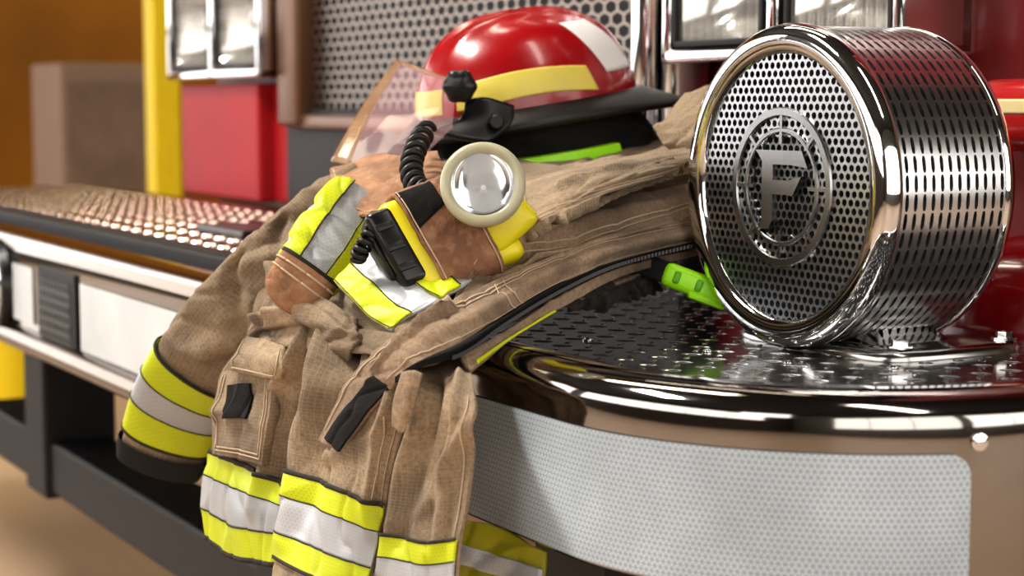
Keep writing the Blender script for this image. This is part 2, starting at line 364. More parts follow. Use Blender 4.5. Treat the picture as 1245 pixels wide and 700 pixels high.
# ============================================================ FIRE TRUCK
TR = thing('fire_truck', 'red fire truck front with chrome bumper, mesh grille and headlights', 'fire truck', (-1.2, .6, 0))
R = .25; YF = .045; XF = .03
def path(s):
    if s <= 0: return Vector((XF + s, YF, 0)), Vector((0, -1, 0))
    L = R * PI / 2
    if s <= L:
        a = s / R; return Vector((XF + R * math.sin(a), YF + R - R * math.cos(a), 0)), Vector((math.sin(a), -math.cos(a), 0))
    return Vector((XF + R, YF + R + s - L, 0)), Vector((1, 0, 0))
def sweep(name, prof, ss, m, parent, smooth=True, sharp=50):
    bm = bmesh.new(); rows = []
    for s in ss:
        p, nn = path(s); rows.append([bm.verts.new(p + nn * o + Vector((0, 0, DZ + z))) for o, z in prof])
    for a, b in zip(rows[:-1], rows[1:]):
        for i in range(len(prof) - 1): bm.faces.new((a[i], a[i + 1], b[i + 1], b[i]))
    return obj(name, bm, m, parent, smooth, sharp)
SS = [-2.9 + i * .1 for i in range(29)] + [i * R * PI / 2 / 48 for i in range(49)] + [R * PI / 2 + .1, R * PI / 2 + .33]
BP = sweep('bumper', [(-.050, -.014), (-.050, -.001), (-.0475, .004), (-.042, .0075), (-.034, .009), (-.025, .0085), (-.016, .0062), (-.009, .0028), (-.004, -.0015), (-.001, -.0065), (0, -.012), (.0004, -.024), (0, -.030), (0, -.128), (-.003, -.132), (-.03, -.134)], SS, 'darkchrome', TR)
sweep('rim_trim', [(-.0485, .0036), (-.0425, .0082), (-.036, .0096), (-.029, .0098), (-.024, .0088)], [q for q in SS if q > -.35], 'chrome', BP)
sweep('rim_trim', [(-.050, .001), (-.043, .0085), (-.034, .010), (-.022, .0088), (-.010, .0042), (-.0005, -.0055), (.001, -.015)], [q for q in SS if q < -.3], 'bronze', BP)
sweep('lower_trim', [(.0, -.13), (.012, -.134), (.018, -.142), (.018, -.152), (.01, -.16), (-.02, -.165)], [q for q in SS if q < -.45], 'bronze', BP)
bm = bmesh.new(); ol = [path(s)[0] + path(s)[1] * -.048 for s in SS] + [Vector((-2.87, .62, 0))]
prism(bm, [Vector((p.x, p.y, DK - .006)) for p in ol], Vector((0, 0, .006)))
def ondeck(x, y):
    if x > XF:
        if math.hypot(x - XF, min(0, y - YF - R)) > R - .064: return False
    return y > YF + .064
treads(bm, -.78, .27, YF + .06, .60, DK, .0235, .0009, ondeck, .43, .13)
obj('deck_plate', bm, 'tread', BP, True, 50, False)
bm = bmesh.new(); box(bm, -2.85, -.80, .13, .56, DK, DZ + .016, .003)
lid = obj('hatch_lid', bm, 'blacksteel', BP); bm = bmesh.new(); box(bm, -2.80, -.85, .165, .53, DZ + .014, DZ + .0185)
treads(bm, -2.79, -.86, .17, .525, DZ + .0185, .036, .0024, None, .46, .14)
obj('tread_panel', bm, 'tread2', lid, True, 50, False)
bm = bmesh.new(); box(bm, -1.30, -1.12, .24, .34, DZ + .018, DZ + .030, .004); obj('latch', bm, 'blackplastic', lid)
bm = bmesh.new(); box(bm, -2.85, .05, .1, .6, DZ - .12, DK - .008); obj('bumper_core', bm, 'darkhole', BP)
def panel(s0, s1, z0, z1, rc, m, name='reflective_panel', round0=True):
    N = 90; ss = [s0 + (s1 - s0) * i / N for i in range(N + 1)]
    ss = sorted(set(ss + [s1 - rc * (1 - math.cos(k * PI / 16)) for k in range(9)] + [s0 + rc * (1 - math.cos(k * PI / 16)) for k in range(9)]))
    V = []; UV = []
    for s in ss:
        e = min(s1 - s, (s - s0) if round0 else 9); ins = 0 if e >= rc else rc - math.sqrt(max(0, rc * rc - (rc - e) ** 2))
        p, nn = path(s)
        for k in range(5):
            z = z1 - ins + (z0 - z1 + 2 * ins) * k / 4; V.append(p + nn * .0015 + Vector((0, 0, DZ + z))); UV.append((s, z))
    Fs = [[i * 5 + k, i * 5 + k + 1, (i + 1) * 5 + k + 1, (i + 1) * 5 + k] for i in range(len(ss) - 1) for k in range(4)]
    me = bpy.data.meshes.new(name); me.from_pydata([tuple(v) for v in V], [], Fs)
    uv = me.uv_layers.new(name='UVMap'); uv.data.foreach_set('uv', [c for f in Fs for i in f for c in UV[i]])
    return link(name, me, m, BP)
panel(-.75, R * math.radians(72), -.1285, -.0315, .016, 'panel')
def sx(px): return PY(px, 390, YF).x - XF
panel(sx(99), -.77, -.1255, -.037, .004, 'wpanel')
panel(sx(18), sx(42), -.120, -.036, .004, 'wpanel')
xv0, xv1 = sx(50) + XF, sx(95) + XF
bm = bmesh.new(); box(bm, xv0, xv1, YF - .004, YF + .002, DZ - .13, DZ - .028, .002); vt = obj('vent', bm, 'darkhole', BP)
bm = bmesh.new(); perforated(bm, xv0 + .02, xv1 - .02, DZ - .12, DZ - .04, .016, .0058, lambda x, z: Vector((x, YF - .006, z)), None, 6); obj('vent_cover', bm, 'drum', vt)
p = PY(0, 365, YF - .002); p.z = DZ - .078; bm = bmesh.new(); lathe(bm, [(.0, -.004), (.04, -.004), (.055, .008), (.062, .014), (.07, .012), (.074, 0)], p, Vector((0, -1, 0)), 40)
sp = obj('round_lamp', bm, 'blackplastic', BP, True); bm = bmesh.new(); lathe(bm, [(0, .012), (.02, .01), (.05, .003)], p, Vector((0, -1, 0)), 32); obj('lens', bm, 'chrome', sp, True)
def bolt(p, ax, r=.006):
    bm = bmesh.new(); lathe(bm, [(r * 1.5, 0), (r * 1.5, r * .2), (r, r * .3), (r * .9, r * .55), (r * .5, r * .7), (0, r * .75)], p, ax, 16); obj('bolt', bm, 'chrome', BP, True)
for px, py in ((715, 413), (860, 427), (957, 441), (1085, 447)): q = PZ(px, py, DK + .0005); bolt(q, Vector((0, 0, 1)), .0032)
p, nn = path(R * math.radians(73.3)); bolt(p + nn * .001 + Vector((0, 0, DZ - .024)), nn, .004)
FRM = bmesh.new(); box(FRM, -2.2, .1, .14, .24, DZ - .43, DZ - .345, .006); fr = obj('frame_rail', FRM, 'blacksteel', TR)
for x in (-1.79, -.75, -.1):
    bm = bmesh.new(); box(bm, x - .06, x + .06, .13, .25, DZ - .44, DZ - .12, .006); obj('frame_post', bm, 'blacksteel', fr)
bm = bmesh.new(); box(bm, -1.3, -.2, .25, .55, DZ - .6, DZ - .45, .02); obj('undertray', bm, 'blacksteel', TR)
# cab front
YG = .60
bm = bmesh.new(); box(bm, -2.34, .10, YG + .05, YG + .9, DZ - .1, 2.4, .03); CAB = obj('cab', bm, 'cabred', TR, True)
bm = bmesh.new(); box(bm, -2.24, -.02, YG + .03, YG + .06, DZ + .84, 2.25, .02); obj('windscreen', bm, simple('dark_windscreen', rgb(22, 24, 27), .06), CAB, True)  # unseen dark glass, put in to cut red out of the siren's reflections
bm = bmesh.new(); box(bm, -2.33, -1.92, YG - .02, YG + .06, DZ + .02, DZ + .235, .006); obj('corner_panel', bm, 'boxred', CAB)
bm = bmesh.new(); box(bm, -1.92, -1.85, YG + .01, YG + .06, DZ + .02, DZ + .235, .006); obj('corner_panel', bm, 'boxred', CAB)
bm = bmesh.new(); box(bm, -1.84, -.62, YG + .0, YG + .06, DZ + .0, DZ + .19, .01); obj('apron', bm, 'blacksteel', CAB)
GX0, GX1 = -1.74, -.69
bm = bmesh.new(); box(bm, GX0 - .02, GX1 + .02, YG + .03, YG + .055, DZ + .17, DZ + .80); GR = obj('grille', bm, 'darkhole', TR)
gz = .60
bm = bmesh.new(); perforated(bm, GX0, GX1, 0, .60 / gz, .030, .0138, lambda x, z: Vector((x, YG + .012, DZ + .18 + z * gz)), None, 6); obj('grille_mesh', bm, 'mesh', GR)
bm = bmesh.new(); box(bm, GX1, GX1 + .035, YG - .03, YG + .04, DZ + .16, DZ + .82, .008); box(bm, GX1 + .045, GX1 + .075, YG - .015, YG + .04, DZ + .16, DZ + .82, .008); obj('grille_frame', bm, 'chrome', GR, True)
bm = bmesh.new(); box(bm, GX0 - .09, GX0, YG - .02, YG + .04, DZ + .16, DZ + .82, .008); obj('grille_frame', bm, 'brownframe', GR, True)
bm = bmesh.new(); box(bm, GX0 - .05, GX1 + .03, YG - .012, YG + .04, DZ + .155, DZ + .18, .006); obj('grille_sill', bm, 'brownframe', GR, True)
def headlight(x0, x1, z0, z1):
    n = 2; wdt = (x1 - x0) / n
    fr_ = bmesh.new()
    box(fr_, x0, x1, YG + .03, YG + .06, z0, z1, .004)
    t = .016
    for (a, b, c, d) in ((x0, x1, z0, z0 + t), (x0, x1, z1 - t, z1), (x0, x0 + t, z0, z1), (x1 - t, x1, z0, z1), ((x0 + x1) / 2 - t * .6, (x0 + x1) / 2 + t * .6, z0, z1)):
        box(fr_, a, b, YG - .045, YG + .05, c, d, .005)
    h = obj('headlight', fr_, 'chrome', TR, True)
    for k in range(n):
        cx = x0 + wdt * (k + .5); cz = (z0 + z1) / 2; hw, hh = wdt / 2 - .018, (z1 - z0) / 2 - .018
        bm = bmesh.new(); rr = []
        for f_, y in ((1, YG - .03), (.86, YG - .005), (.6, YG + .02), (.25, YG + .028)):
            rr.append([bm.verts.new((cx + hw * f_ * math.copysign(abs(math.cos(a)) ** .35, math.cos(a)), y, cz + hh * f_ * math.copysign(abs(math.sin(a)) ** .35, math.sin(a)))) for a in (2 * PI * i / 40 for i in range(40))])
        for a, b in zip(rr[:-1], rr[1:]):
            for i in range(40): j = (i + 1) % 40; bm.faces.new((a[i], a[j], b[j], b[i]))
        bm.faces.new(rr[-1]); obj('reflector', bm, 'lampback', h, True)
        bm = bmesh.new(); lathe(bm, [(0, .03), (.012, .028), (.022, .018), (.026, 0)], Vector((cx, YG + .02, cz)), Vector((0, -1, 0)), 24); obj('bulb', bm, 'white', h, True)
        bm = bmesh.new(); box(bm, cx - hw, cx + hw, YG - .036, YG - .031, cz - hh, cz + hh, .002); obj('lens', bm, 'ribglass', h)
        bm = bmesh.new(); t = .007
        for (a, b, c, d) in ((cx - hw, cx + hw, cz - hh, cz - hh + t), (cx - hw, cx + hw, cz + hh - t, cz + hh), (cx - hw, cx - hw + t, cz - hh, cz + hh), (cx + hw - t, cx + hw, cz - hh, cz + hh)): box(bm, a, b, YG - .042, YG - .03, c, d, .002)
        obj('lens_gasket', bm, 'blacksteel', h)
headlight(-.60, -.19, DZ + .245, DZ + .46)
headlight(-2.34, -1.85, DZ + .245, DZ + .46)
FC = Vector((-.06, .64, DK))
bm = bmesh.new(); lathe(bm, [(.115, 0), (.114, .03), (.108, .05), (.094, .066), (.07, .078), (.04, .085), (0, .087)], FC, Vector((0, 0, 1)), 64); FD = obj('fender', bm, 'deepred', TR, True, 70)
bm = bmesh.new(); box(bm, -.135, .06, .575, .70, DZ + .155, DZ + .222, .026, 6); HD = obj('marker_housing', bm, 'domered', TR, True, 70)
bm = bmesh.new(); box(bm, -.1365, .0615, .5735, .70, DZ + .190, DZ + .2035, .002); obj('stripe', bm, 'cream', HD)
# ============================================================ SIREN
SC = Vector((-.063, .317, DK + .1385)); AY = Vector((0, 1, 0))
SI = thing('siren', 'large chrome drum siren with perforated face and round letter emblem, bolted on the bumper', 'siren', (SC.x, SC.y + .1, DK))
def L3(x, y, z): return SC + Vector((x, y, z))
bm = bmesh.new(); lathe(bm, [(.111, .008), (.111, .000), (.1125, -.003), (.116, -.0062), (.122, -.008), (.128, -.0075), (.133, -.0045), (.1362, .001), (.137, .005), (.137, .007), (.1366, .0095), (.1345, .012), (.128, .014)], SC, AY, 96); obj('front_ring', bm, 'chrome', SI, True, 60)
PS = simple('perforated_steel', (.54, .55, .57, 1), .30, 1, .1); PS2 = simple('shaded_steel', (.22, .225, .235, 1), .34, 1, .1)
bm = bmesh.new(); perforated(bm, -.12, .12, -.12, .12, .0080, .0029, lambda x, z: L3(x, .000, z), lambda x, z: .0445 < math.hypot(x, z) < .1135); solid(obj('face_grille', bm, PS, SI), .0012)
bm = bmesh.new(); perforated(bm, -.12, .12, -.12, .12, .0080, .0031, lambda x, z: L3(x, .0008, z), lambda x, z: math.hypot(x, z) < .047); obj('emblem_mesh', bm, PS2, SI)  # darker steel mesh inside the emblem ring
bm = bmesh.new(); lathe(bm, [(0, .016), (.126, .016), (.126, .118), (0, .118)], SC, AY, 64); obj('inner_drum', bm, 'drum', SI, True)
bm = bmesh.new(); lathe(bm, [(0, .012), (.118, .012)], SC, AY, 64); obj('inner_disc', bm, 'darkhole', SI)
bm = bmesh.new(); NT_, NC = 56, 12; y0, y1 = .0115, .121; RB = .1347
def bp(t, y, r=RB): return L3(r * math.sin(t), y, r * math.cos(t))
walls = []
for i in range(NT_):
    for j in range(NC):
        ta, tb = 2 * PI * i / NT_, 2 * PI * (i + 1) / NT_; ya, yb = y0 + (y1 - y0) * j / NC, y0 + (y1 - y0) * (j + 1) / NC
        tc, yc, ht, hy = (ta + tb) / 2, (ya + yb) / 2, (tb - ta) / 2, (yb - ya) / 2
        O = []; I = []
        for a in (-1, -.5, 0, .5, 1): O.append((tc + a * ht, yc - hy)); I.append((tc + a * ht * .88, yc - hy * .40 * (.55 if abs(a) == 1 else 1)))
        for a in (1, .5, 0, -.5, -1): O.append((tc + a * ht, yc + hy)); I.append((tc + a * ht * .88, yc + hy * .40 * (.55 if abs(a) == 1 else 1)))
        OV = [bm.verts.new(bp(*q)) for q in O]; IV = [bm.verts.new(bp(*q)) for q in I]
        for k in range(10): q = (k + 1) % 10; bm.faces.new((OV[k], OV[q], IV[q], IV[k]))
        walls.append(I)
bmesh.ops.remove_doubles(bm, verts=bm.verts[:], dist=1e-5)
bmesh.ops.recalc_face_normals(bm, faces=bm.faces[:])
for I in walls:
    a = [bm.verts.new(bp(*q)) for q in I]; b = [bm.verts.new(bp(q[0], q[1], RB - .005)) for q in I]
    for k in range(10): q = (k + 1) % 10; bm.faces.new((a[k], a[q], b[q], b[k]))
obj('slotted_barrel', bm, simple('barrel_chrome', (.80, .80, .80, 1), .24, 1, .03), SI, True, 50, False)
bm = bmesh.new(); lathe(bm, [(.13, .119), (.1350, .120), (.1362, .123), (.1355, .127), (.132, .133), (.124, .138), (.11, .142), (.085, .145), (.05, .146), (0, .147)], SC, AY, 80); obj('rear_cap', bm, 'chrome', SI, True, 60)
EM = simple('dull_emblem', (.44, .445, .45, 1), .27, 1, .2)
bm = bmesh.new()
lathe(bm, [(.0672, .002), (.0672, -.003), (.0662, -.0045), (.0605, -.0045), (.0595, -.003), (.0595, .002)], SC, AY, 72, True)
lathe(bm, [(.0500, .002), (.0500, -.003), (.0490, -.0042), (.0465, -.0042), (.0455, -.003), (.0455, .002)], SC, AY, 60, True)
for k in range(8):
    a = k * PI / 4; e1 = Vector((math.sin(a), 0, math.cos(a)))
    c0, hl_ = ((.0490, .0125) if k % 2 == 0 else (.0545, .006))
    obox(bm, SC + e1 * c0 + Vector((0, -.001, 0)), e1 * hl_, Vector((0, .003, 0)), e1.cross(AY) * .0016)
obj('emblem', bm, EM, SI, True, 30)
bm = bmesh.new()
def poly(pts, d0, d1): prism(bm, [L3(x, d0, z) for x, z in pts], Vector((0, d1 - d0, 0)))
poly([(-.032, .031), (.030, .031), (.038, .017), (.016, .019), (-.008, .019), (-.008, .006), (.012, .006), (.030, .010), (.018, -.007), (.012, -.006), (-.008, -.006), (-.008, -.028), (-.014, -.036), (-.028, -.036), (-.023, -.028), (-.023, .022)], -.0055, .002)
obj('letter_emblem', bm, EM, SI)
bm = bmesh.new(); rows = []
PC = Vector((SC.x, SC.y + .08, DK))
for (z, hx, hy) in ((.010, .080, .050), (.014, .076, .046), (.022, .066, .036), (.04, .064, .034), (.06, .068, .036)):
    rows.append([bm.verts.new(PC + Vector((hx * math.copysign(abs(math.cos(a)) ** .4, math.cos(a)), hy * math.copysign(abs(math.sin(a)) ** .4, math.sin(a)), z))) for a in (2 * PI * i / 48 for i in range(48))])
for a, b in zip(rows[:-1], rows[1:]):
    for i in range(48): j = (i + 1) % 48; bm.faces.new((a[i], a[j], b[j], b[i]))
obj('pedestal', bm, 'satin', SI, True)
bm = bmesh.new(); rows = []
for (z, f_) in ((.0, 1.0), (.005, 1.0), (.009, .97), (.0105, .92), (.011, .0)):
    rows.append([bm.verts.new(PC + Vector((.004, .02, 0)) + Vector((.112 * f_ * math.copysign(abs(math.cos(a)) ** .45, math.cos(a)), .088 * f_ * math.copysign(abs(math.sin(a)) ** .45, math.sin(a)), z))) for a in (2 * PI * i / 48 for i in range(48))])
for a, b in zip(rows[:-1], rows[1:]):
    for i in range(48): j = (i + 1) % 48; bm.faces.new((a[i], a[j], b[j], b[i]))
bmesh.ops.remove_doubles(bm, verts=bm.verts[:], dist=1e-6); BPL = obj('base_plate', bm, 'satin', SI, True, 60)
for x, y in ((.097, -.035), (.097, .08), (-.09, -.035), (-.09, .08)):
    bm = bmesh.new(); lathe(bm, [(.011, 0), (.011, .002), (.007, .002), (.007, .007), (.0, .008)], PC + Vector((x, y, .0105)), Vector((0, 0, 1)), 6); obj('bolt', bm, 'chrome', BPL)
# ============================================================ JACKET
JK = thing('turnout_jacket', 'tan firefighter coat with lime and silver trim draped over the bumper', 'jacket', (-.4, .1, DZ))
A = Patch([
 [(425, 212, 1.98), (500, 195, 2.03), (600, 190, 2.08), (700, 186, 2.08), (790, 174, 2.0), (845, 165, 1.85)],
 [(398, 235, 1.80), (470, 218, 1.76), (580, 200, 1.76), (680, 202, 1.78), (780, 196, 1.77), (850, 195, 1.76)],
 [(350, 300, 1.70), (430, 290, 1.63), (520, 290, 1.58), (620, 270, 1.60), (730, 250, 1.67), (852, 235, 1.72)],
 [(312, 360, 1.68), (390, 360, 1.58), (480, 370, 1.49), (570, 368, 1.48), (690, 330, 1.57), (855, 285, 1.70)],
 [(305, 420, 1.69), (385, 425, 1.56), (460, 432, 1.45), (540, 428, 1.395), (655, 378, 1.52), (856, 306, 1.70)]],
 .006, 10, .6, 1, [(.02, .62, .3, .95, .012, .014), (.12, .6, .36, .9, .009, -.010)])
cloth('coat_body', A, 'tan', JK, 110, 90, .004)
Rp = Patch([
 [(486, 434, 1.475), (516, 432, 1.455), (546, 430, 1.440), (568, 432, 1.430)],
 [(492, 490, 1.43), (522, 482, 1.385), (551, 478, 1.355), (577, 486, 1.325)],
 [(475, 560, 1.44), (505, 560, 1.395), (540, 560, 1.36), (573, 555, 1.33)],
 [(465, 610, 1.445), (495, 620, 1.40), (530, 625, 1.365), (565, 620, 1.335)],
 [(455, 650, 1.45), (488, 655, 1.405), (522, 662, 1.37), (557, 658, 1.34)],
 [(445, 700, 1.455), (480, 705, 1.41), (515, 712, 1.375), (551, 708, 1.345)],
 [(436, 750, 1.46), (470, 757, 1.415), (505, 762, 1.38), (548, 756, 1.35)]], .0035, 13, .45, 4,
 [(.30, .12, .2, .8, .009, .016), (.45, .12, .36, .7, .007, -.010), (.8, .12, .72, .7, .011, .012), (.95, .25, .5, .5, .010, .008)])
cloth('right_front_panel', Rp, 'tan', JK, 66, 120)
stripes(Rp, JK, 0, 1, (.655, .75, .885, .985))
Lp = Patch([
 [(322, 365, 1.66), (350, 372, 1.62), (380, 382, 1.59), (408, 398, 1.57)],
 [(300, 410, 1.655), (330, 415, 1.60), (365, 425, 1.56), (402, 440, 1.53)],
 [(268, 455, 1.70), (300, 460, 1.65), (340, 470, 1.59), (388, 480, 1.545)],
 [(259, 500, 1.71), (290, 507, 1.66), (330, 517, 1.60), (372, 525, 1.555)],
 [(254, 550, 1.715), (285, 562, 1.66), (318, 577, 1.61), (352, 595, 1.57)],
 [(249, 600, 1.72), (278, 617, 1.66), (308, 626, 1.61), (344, 632, 1.575)],
 [(253, 656, 1.72), (280, 676, 1.67), (306, 684, 1.62), (338, 690, 1.58)]], .0035, 13, .45, 8,
 [(.74, .0, .68, .8, .012, .022), (.88, .0, .86, .7, .008, -.012), (.25, .2, .5, .1, .01, .010), (.1, .05, .5, .2, .008, -.008), (.45, .3, .5, .7, .009, -.007)])
cloth('left_front_panel', Lp, 'tan', JK, 66, 120)
stripes(Lp, JK, 0, 1, (.66, .755, .885, .99))
Cp = Patch([
 [(412, 372, 1.61), (448, 378, 1.565), (486, 392, 1.51), (524, 414, 1.455)],
 [(392, 445, 1.530), (427, 454, 1.475), (464, 468, 1.43), (502, 484, 1.40)],
 [(375, 510, 1.54), (410, 520, 1.475), (445, 532, 1.435), (482, 545, 1.41)],
 [(360, 572, 1.55), (395, 587, 1.485), (430, 600, 1.445), (468, 614, 1.425)],
 [(347, 622, 1.555), (382, 638, 1.49), (420, 653, 1.45), (460, 666, 1.43)],
 [(336, 676, 1.56), (371, 695, 1.495), (405, 710, 1.455), (444, 722, 1.435)],
 [(330, 706, 1.56), (362, 724, 1.50), (396, 738, 1.46), (436, 750, 1.44)]], .003, 13, .45, 12,
 [(.10, .12, .06, .75, .015, .024), (.28, .1, .22, .7, .009, -.011), (.80, .1, .9, .6, .011, .014), (.3, .42, .8, .3, .009, .006)])
cloth('centre_front_panel', Cp, 'tan', JK, 66, 120)
stripes(Cp, JK, 0, 1, (.5, .6, .735, .835))
seam(Cp, [(.93, .2), (.95, .3), (.95, .49)], JK); seam(Cp, [(.87, .24), (.89, .3), (.89, .49)], JK); seam(Rp, [(.93, .16), (.93, .3), (.93, .64)], JK); seam(Lp, [(.04, .2), (.04, .64)], JK)
T = Patch([[(488, 452, 1.37), (500, 450, 1.362), (512, 455, 1.36)], [(478, 490, 1.375), (492, 492, 1.365), (503, 495, 1.365)], [(477, 518, 1.38), (484, 524, 1.375), (490, 526, 1.372)]], .001, 20, .6, 3)
cloth('closure_tab', T, 'tan2', JK, 14, 20, .004)
Pk = Patch([
 [(270, 452, 1.670), (300, 443, 1.615), (332, 447, 1.575)],
 [(260, 500, 1.680), (295, 500, 1.62), (328, 505, 1.575)],
 [(259, 552, 1.685), (290, 558, 1.63), (320, 566, 1.59)]], .003, 14, .7, 20, [(.1, .5, .9, .62, .009, .006)])
cloth('pocket', Pk, 'tan', JK, 44, 50, .012)
band('velcro_patch', Pk, [(.22, .20), (.62, .20), (.66, .56), (.28, .58)], 'velcro', JK, .003, 40, 40, .002)
seam(Pk, [(.06, .06), (.06, .94), (.94, .94), (.94, .06)], JK); seam(Pk, [(.10, .06), (.10, .90), (.90, .90), (.90, .06)], JK)
Fl = Patch([[(298, 408, 1.630), (322, 412, 1.585), (345, 420, 1.56)], [(285, 428, 1.625), (312, 432, 1.575), (340, 442, 1.545)], [(278, 450, 1.635), (306, 456, 1.585), (336, 462, 1.555)]], .003, 18, .8, 23)
cloth('pocket_flap', Fl, 'tan', JK, 30, 22, .006); seam(Fl, [(.06, .1), (.06, .9), (.94, .9), (.94, .1)], JK)
BC = Patch([
 [(318, 372, 1.625), (352, 366, 1.57), (392, 362, 1.54), (430, 386, 1.50)],
 [(304, 396, 1.63), (342, 392, 1.57), (386, 396, 1.525), (432, 410, 1.475)],
 [(296, 424, 1.655), (336, 424, 1.60), (380, 432, 1.555), (424, 440, 1.505)]], .005, 13, 1.2, 140, [(.0, .3, .9, .15, .008, .010), (.1, .75, .95, .5, .008, -.010), (.3, .9, 1, .75, .007, .008)])
cloth('bunched_front', BC, 'tan', JK, 60, 40, .004)
SL = Loft([(450, 225, 1.72, 34), (400, 262, 1.715, 41), (345, 312, 1.70, 46), (292, 372, 1.715, 50), (248, 432, 1.765, 54), (218, 490, 1.81, 54), (196, 556, 1.85, 51)], .38, .0045, 10, 1.3, 30,
 [(.38, .22, .12, .42, .011, .022), (.08, .42, .42, .55, .009, -.020), (.40, .48, .15, .68, .011, .020), (.1, .28, .3, .36, .008, -.014), (.36, .15, .1, .28, .010, -.012), (.28, .35, .25, .7, .009, .010)])
SL.vf = (.62, .73)
cloth('left_sleeve', SL, 'tan', JK, 90, 140, .003)
def sk(a): return .05 - .03 * (a - .745) / .21
def sband(a, b, m, nm, off): band(nm, SL, [(-.08, a - sk(a)), (.58, a), (.58, b), (-.08, b - sk(b))], m, JK, off, 80, 30)
sband(.745, .815, 'lime', 'lime_stripe', .0035); sband(.815, .880, 'silver', 'silver_stripe', .0035); sband(.880, .955, 'lime', 'lime_stripe', .0035)
for a, e in ((.745, .003), (.815, .0008), (.880, .0008), (.955, .003)): sband(a - e, a + e, 'piping', 'edge_stitching', .0045)
bm = bmesh.new(); v = []
for i in range(48):
    u = i / 48; v.append((SL.full(u, 1.0, .004), SL.full(u, .965, .005)))
ro = [[bm.verts.new(a) for a, b in v], [bm.verts.new(b) for a, b in v]]; p, t, nd, wv, h = SL.fr(1.0)
ext = [bm.verts.new(a + t * .012 + (p - a) * .06) for a, b in v]; inn = [bm.verts.new(a + (p - a) * .35 - t * .01) for a, b in v]
for X, Y in ((ro[1], ro[0]), (ro[0], ext), (ext, inn)):
    for i in range(48): j = (i + 1) % 48; bm.faces.new((X[i], X[j], Y[j], Y[i]))
bm.faces.new(inn); obj('cuff', bm, 'blackcloth', JK, True, 60)
LP = Patch([[(400, 206, 1.74), (460, 188, 1.73), (532, 184, 1.70)], [(408, 230, 1.66), (470, 222, 1.635), (540, 212, 1.61)], [(426, 256, 1.60), (480, 258, 1.565), (530, 248, 1.555)]], .004, 18, .8, 40)
cloth('shoulder_patch', LP, 'leather', JK, 44, 36, .004); seam(LP, [(.04, .05), (.05, .95), (.95, .93)], JK)
RS = Loft([(438, 240, 1.635, 36), (418, 268, 1.597, 43), (398, 298, 1.573, 45), (382, 322, 1.560, 42), (371, 338, 1.557, 38)], .36, .0025, 18, .9, 50, [(0, .3, .5, .36, .006, -.005), (.0, .66, .5, .6, .006, -.004)])
cloth('rolled_sleeve', RS, 'silver', JK, 72, 64, .003)
for (a, b) in ((-.02, .175), (.32, .50)): band('lime_stripe', RS, rect(a, b, 0, 1), 'lime', JK, .002, 24, 64)
for a in (.175, .32): band('edge_stitching', RS, rect(a - .003, a + .003, 0, 1), 'piping', JK, .0028, 1, 64, .0006)
WL = Loft([(380, 324, 1.552, 39), (367, 342, 1.549, 40), (357, 355, 1.550, 38), (351, 363, 1.553, 35), (347.5, 367.5, 1.557, 29), (345.5, 370, 1.560, 18), (345, 371, 1.562, 2)], .42, .0025, 20, 1, 55, [(.05, .35, .4, .5, .006, -.004)])
cloth('wristlet', WL, 'leather', JK, 76, 56, .003)
for v_ in (.10, .18): seam(WL, [(.0, v_), (.12, v_), (.25, v_), (.38, v_), (.5, v_)], JK, off=.0014)
band('edge_stitching', WL, rect(0, .5, 0, .035), 'piping', JK, .001, 40, 3, .001)
B2 = Patch([
 [(406, 342, 1.520), (430, 366, 1.492), (450, 386, 1.474), (472, 398, 1.458)],
 [(432, 318, 1.53), (460, 342, 1.495), (484, 364, 1.470), (508, 378, 1.455)],
 [(462, 290, 1.55), (490, 314, 1.515), (516, 340, 1.483), (544, 358, 1.462)],
 [(490, 262, 1.575), (520, 290, 1.54), (548, 318, 1.51), (574, 340, 1.485)]], .003, 18, .8, 60)
cloth('chest_band', B2, 'silver', JK, 44, 44, .004)
for (a, b) in ((0, .28), (.58, .84)): band('lime_stripe', B2, rect(0, 1, a, b), 'lime', JK, .002, 44, 14)
for a in (.012, .28, .58, .84): band('edge_stitching', B2, rect(0, 1, a - .004, a + .004), 'piping', JK, .003, 44, 1, .0006)
YK = Patch([
 [(560, 330, 1.50), (622, 288, 1.54), (700, 254, 1.61), (770, 236, 1.66), (850, 222, 1.71)],
 [(556, 350, 1.475), (605, 325, 1.51), (690, 295, 1.555), (770, 275, 1.61), (852, 255, 1.695)],
 [(550, 372, 1.45), (590, 352, 1.475), (680, 318, 1.54), (770, 298, 1.60), (855, 282, 1.69)]], .004, 10, 1.3, 70, [(.1, .35, .95, .2, .010, .014), (.4, .75, 1, .62, .007, .012), (.3, .55, .9, .42, .007, -.008)])
cloth('yoke', YK, 'tan2', JK, 110, 56, .004); seam(YK, [(.05, .3), (.5, .42), (.97, .35)], JK); seam(YK, [(.05, .36), (.5, .48), (.97, .41)], JK)
PL = Patch([
 [(855, 262, 1.68), (740, 287, 1.575), (640, 325, 1.50), (565, 358, 1.445), (520, 383, 1.425), (470, 416, 1.43), (424, 462, 1.462), (386, 535, 1.505)],
 [(856, 280, 1.675), (745, 304, 1.565), (655, 340, 1.49), (585, 380, 1.42), (530, 402, 1.395), (478, 434, 1.400), (438, 480, 1.435), (396, 542, 1.475)],
 [(857, 296, 1.68), (750, 322, 1.57), (680, 352, 1.50), (612, 392, 1.43), (560, 424, 1.39), (500, 446, 1.380), (456, 494, 1.42), (414, 552, 1.455)]], .003, 12, 1, 80, [(0, .5, .6, .5, .009, .010), (.5, .2, .8, .4, .009, .014)])
cloth('placket', PL, 'tan2', JK, 140, 34, .006)
band('velcro_strip', PL, [(.79, .50), (.985, .34), (.995, .97), (.80, .99)], 'velcro', JK, .002, 50, 16, .002)
for v in (.12, .2, .8): seam(PL, [(.0, v), (.35, v + .02), (.7, v), (.78, v)], JK)
